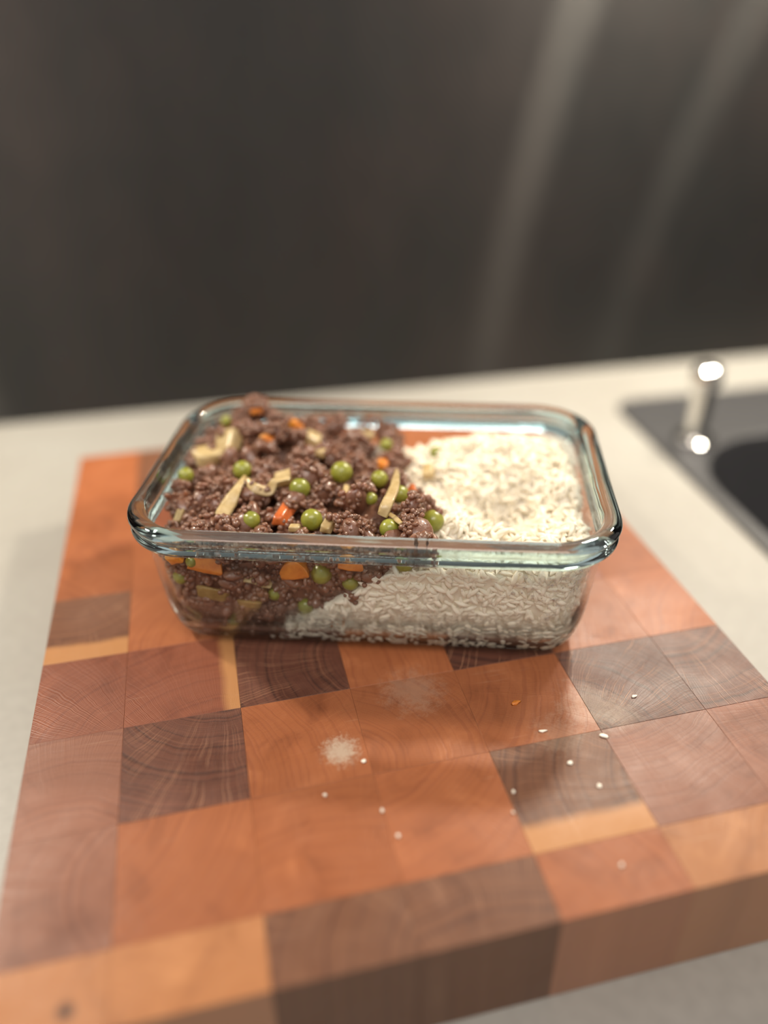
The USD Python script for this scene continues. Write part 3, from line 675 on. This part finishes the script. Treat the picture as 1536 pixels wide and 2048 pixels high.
def strip(name, pxs, widths, label, lifts, m=ONION, thick=.0011, cat='onion', group='onion slices in the mince', twist=0.0):
    """A curled slice: a ribbon with thickness through points seen in the photograph, lying on the food."""
    C = []
    for px, l in zip(pxs, lifts):
        P = hit(px); C.append(P - local_dir(np.array([ray(px)]))[0] * (l * 2.1 + .0008))
    C = np.array(C); Wd = np.array([px_size(p, w / 2) for p, w in zip(C, widths)])
    tt = np.linspace(0, len(C) - 1, 6 * (len(C) - 1) + 1); x = np.arange(len(C))
    from scipy.interpolate import PchipInterpolator as PC
    Q = np.stack([PC(x, C[:, k])(tt) for k in range(3)], -1); w = PC(x, Wd)(tt)
    tan = np.gradient(Q, axis=0); tan /= LEN2(tan, axis=1, keepdims=True)
    view = local_dir(-np.array([ray(pxs[0])]))[0]; up = np.array([0, 0, 1.0]) * .6 + view * .6
    sd = np.cross(tan, up); sd /= LEN2(sd, axis=1, keepdims=True); nn = np.cross(sd, tan)
    if twist:
        a = (np.linspace(-1, 1, len(Q)) * twist)[:, None]; sd, nn = sd * np.cos(a) + nn * np.sin(a), nn * np.cos(a) - sd * np.sin(a)
    prof = np.array([(-1, 0), (-.6, .5), (0, .75), (.6, .5), (1, 0), (.6, -.5), (0, -.45), (-.6, -.5)])
    R = Q[:, None] + sd[:, None] * (prof[None, :, 0:1] * w[:, None, None]) + nn[:, None] * (prof[None, :, 1:2] * thick + .25 * (w[:, None, None] * (prof[None, :, 0:1] ** 2)))
    k = len(prof); n = len(Q); v = R.reshape(-1, 3); f = []
    for a in range(n - 1):
        for b in range(k):
            c = (b + 1) % k; f += [(a * k + b, a * k + c, (a + 1) * k + c), (a * k + b, (a + 1) * k + c, (a + 1) * k + b)]
    for b in range(1, k - 1): f += [(0, b + 1, b), ((n - 1) * k, (n - 1) * k + b, (n - 1) * k + b + 1)]
    t = trimesh.Trimesh(v, np.array(f), process=False)
    if t.volume < 0: f = np.array(f)[:, ::-1]
    v = v + (np.stack([fbm(v * 300 + 5 * q, 2, q) for q in range(3)], -1) - .5) * .0008
    if is_side(C[0]) or sd_in(*v.T).min() < 0:
        for _ in range(80):
            if sd_in(*v.T).min() > .0003: break
            v = v + np.array([0, .0002, 0])
    place(name, (v, np.array(f)), m, label, cat, group)

for a in PEAS: pea(*a)
pea((492, 984), 15, 'split open pea beside the long onion strip', squash=.55)
for a in CARROTS:
    lump('carrot_piece', a[0], a[1], a[2], a[3], 'carrot', 'carrot pieces in the mince', CARROT, a[4], a[5])
lump('carrot_piece', (567, 1030), (36, 62), .45, 'glossy red-orange carrot sliver in the middle front of the mince', 'carrot', 'carrot pieces in the mince', REDCARROT, .45, .5, .0022)
lump('carrot_piece', (826, 985), (20, 50), -.2, 'reddish glazed carrot shred in the mince next to the rice', 'carrot', 'carrot pieces in the mince', REDCARROT, .4, .5, .0015)
for a in ONIONS:
    lump('onion_piece', a[0], a[1], a[2], a[3], 'onion', 'onion pieces in the mince', ONION, a[4], .8, a[5])
strip('onion_slice', [(490, 952), (474, 980), (458, 1008), (440, 1036)], [8, 20, 30, 26], 'long pale onion strip lying forward on the front of the mince', [.004, .0035, .003, .0025], twist=.3)
strip('onion_slice', [(494, 958), (512, 978), (538, 984), (552, 962), (580, 958)], [10, 22, 22, 18, 16], 'folded yellow onion slice with a curled end on the mince', [.004, .003, .003, .005, .004], twist=.5)
strip('onion_slice', [(794, 940), (790, 968), (778, 1000), (764, 1032)], [6, 20, 24, 22], 'upright translucent onion sliver near the rice side of the mince', [.010, .0085, .007, .0055], twist=.3)
strip('onion_slice', [(478, 1172), (500, 1168), (522, 1172), (540, 1178)], [8, 26, 34, 26], 'fanned yellow onion piece behind the front glass', [0, 0, 0, 0])
strip('onion_slice', [(780, 1028), (792, 1038), (802, 1048)], [10, 13, 10], 'short pale onion shred in front of the upright sliver', [.002, .002, .002])


# condensation on the inside of the glass beside the rice
DROP = mat('water_drop', {'t': ('transparent_bsdf', {'color': (.98, .99, .99)}), 'gl': ('glossy_bsdf', {'color': (1, 1, 1), 'roughness': .12}), 'lw': ('layer_weight', {'blend': .5}),
    'fr': ('math', {'math_type': 'multiply_add', 'value2': .60, 'value3': .10}), 'x': ('mix_closure', {})}, [('lw.facing', 'fr.value1'), ('fr.value', 'x.fac'), ('t.BSDF', 'x.closure1'), ('gl.BSDF', 'x.closure2')], surface='x.closure')
dr = np.random.default_rng(12); parts = []
while len(parts) < 420:
    z = dr.uniform(.024, .0555); side = dr.uniform() < .22
    ring = cring(float(inner_inset(z)), z, 14, 40); i = dr.integers(0, len(ring)); P_ = ring[i]; Q_ = ring[(i + 1) % len(ring)]
    P_ = P_ + (Q_ - P_) * dr.uniform()
    wanted = (P_[1] < -.03 and P_[0] > .035 and dr.uniform() < .25 + .75 * (P_[0] > .06) and z > .036) or (P_[0] > .07 and P_[1] < .03 and side)
    if not wanted: continue
    t = (Q_ - P_) / LEN2(Q_ - P_); n = np.array([-t[1], t[0], 0]); r = .00022 * math.exp(abs(dr.normal(0, .55)))
    M = np.stack([t, n, [0, 0, 1.0]], 1) * np.array([r * dr.uniform(.9, 1.6), r * .5, r * dr.uniform(.9, 1.7)])
    parts.append(scatter(I1v, I1f, M[None], P_[None] + n * r * .1))
v, f = join(parts)
tag(obj('condensation', (cworld(v), f), DROP, smooth=True), 'fine condensation droplets on the inside of the glass beside the rice', 'condensation', kind='stuff')

CRUMB = mat('dry_rice', {'p': ('principled_bsdf', {'base_color': (.86, .80, .68), 'roughness': .45})})
# ================================================================== crumbs dropped on the board
def board_pt(px):
    d = ray(px); t = (T - CAM[2]) / d[2]; return CAM + d * t
def flake(name, px, size, ang, m, label, cat, group, thick=.0008):
    P = board_pt(px); a, b = px_size(to_local(P), size[0] / 2), px_size(to_local(P), size[1]) * .7
    rng = np.random.default_rng(int(px[0]))
    n = 7; t = np.arange(n) / n * 2 * math.pi; r = rng.uniform(.65, 1.15, n)
    base = np.stack([a * r * np.cos(t), b * r * np.sin(t)], -1)
    R = np.array([[math.cos(ang), -math.sin(ang)], [math.sin(ang), math.cos(ang)]]); base = base @ R.T
    v = np.vstack([np.c_[base, np.zeros(n)], np.c_[base * .8, np.full(n, thick) * rng.uniform(.6, 1.5, n)]])
    h = trimesh.convex.convex_hull(v); at = np.array([P[0], P[1], T + .00005])
    tag(obj(name, (np.array(h.vertices) + at, np.array(h.faces)), m, smooth=True, at=at), label, cat, group)
flake('carrot_flake', (1032, 1407), (24, 8), .2, CARROT, 'tiny orange carrot flake lying on the board in front of the container', 'carrot flake', None)
g_ = 'rice crumbs dropped on the board'
for px, sz, an, lb in [((1207, 1473), (30, 7), -.6, 'longest rice crumb on the board, at the corner of two blocks'), ((1086, 1463), (19, 5), -.1, 'thin rice crumb on the board below the carrot flake'),
                       ((1141, 1527), (15, 9), .5, 'rice crumb on the dark block below the longest crumb'), ((727, 1523), (14, 7), 0, 'rice crumb on the orange block left of centre in front of the container'),
                       ((650, 1591), (9, 7), .3, 'tiny rice crumb on the board, leftmost of the crumbs'), ((764, 1622), (9, 7), .4, 'tiny rice crumb at the middle of the board nearer the front'),
                       ((797, 1672), (9, 7), .8, 'rice crumb nearest the front edge at the middle of the board'), ((1027, 1584), (9, 7), 0, 'rice crumb at the left edge of the front dark block'),
                       ((1198, 1572), (12, 8), .7, 'rice crumb at the right part of the front dark block'), ((1243, 1731), (11, 8), .1, 'rice crumb on the orange block at the front right edge'),
                       ((1026, 1626), (8, 6), .5, 'tiny rice crumb at the pale strip of the front dark block'), ((1268, 1394), (16, 6), .2, 'rice crumb on the dark block at the right of the board')]:
    flake('rice_crumb', px, sz, an, CRUMB, lb, 'rice crumb', g_, .0006)
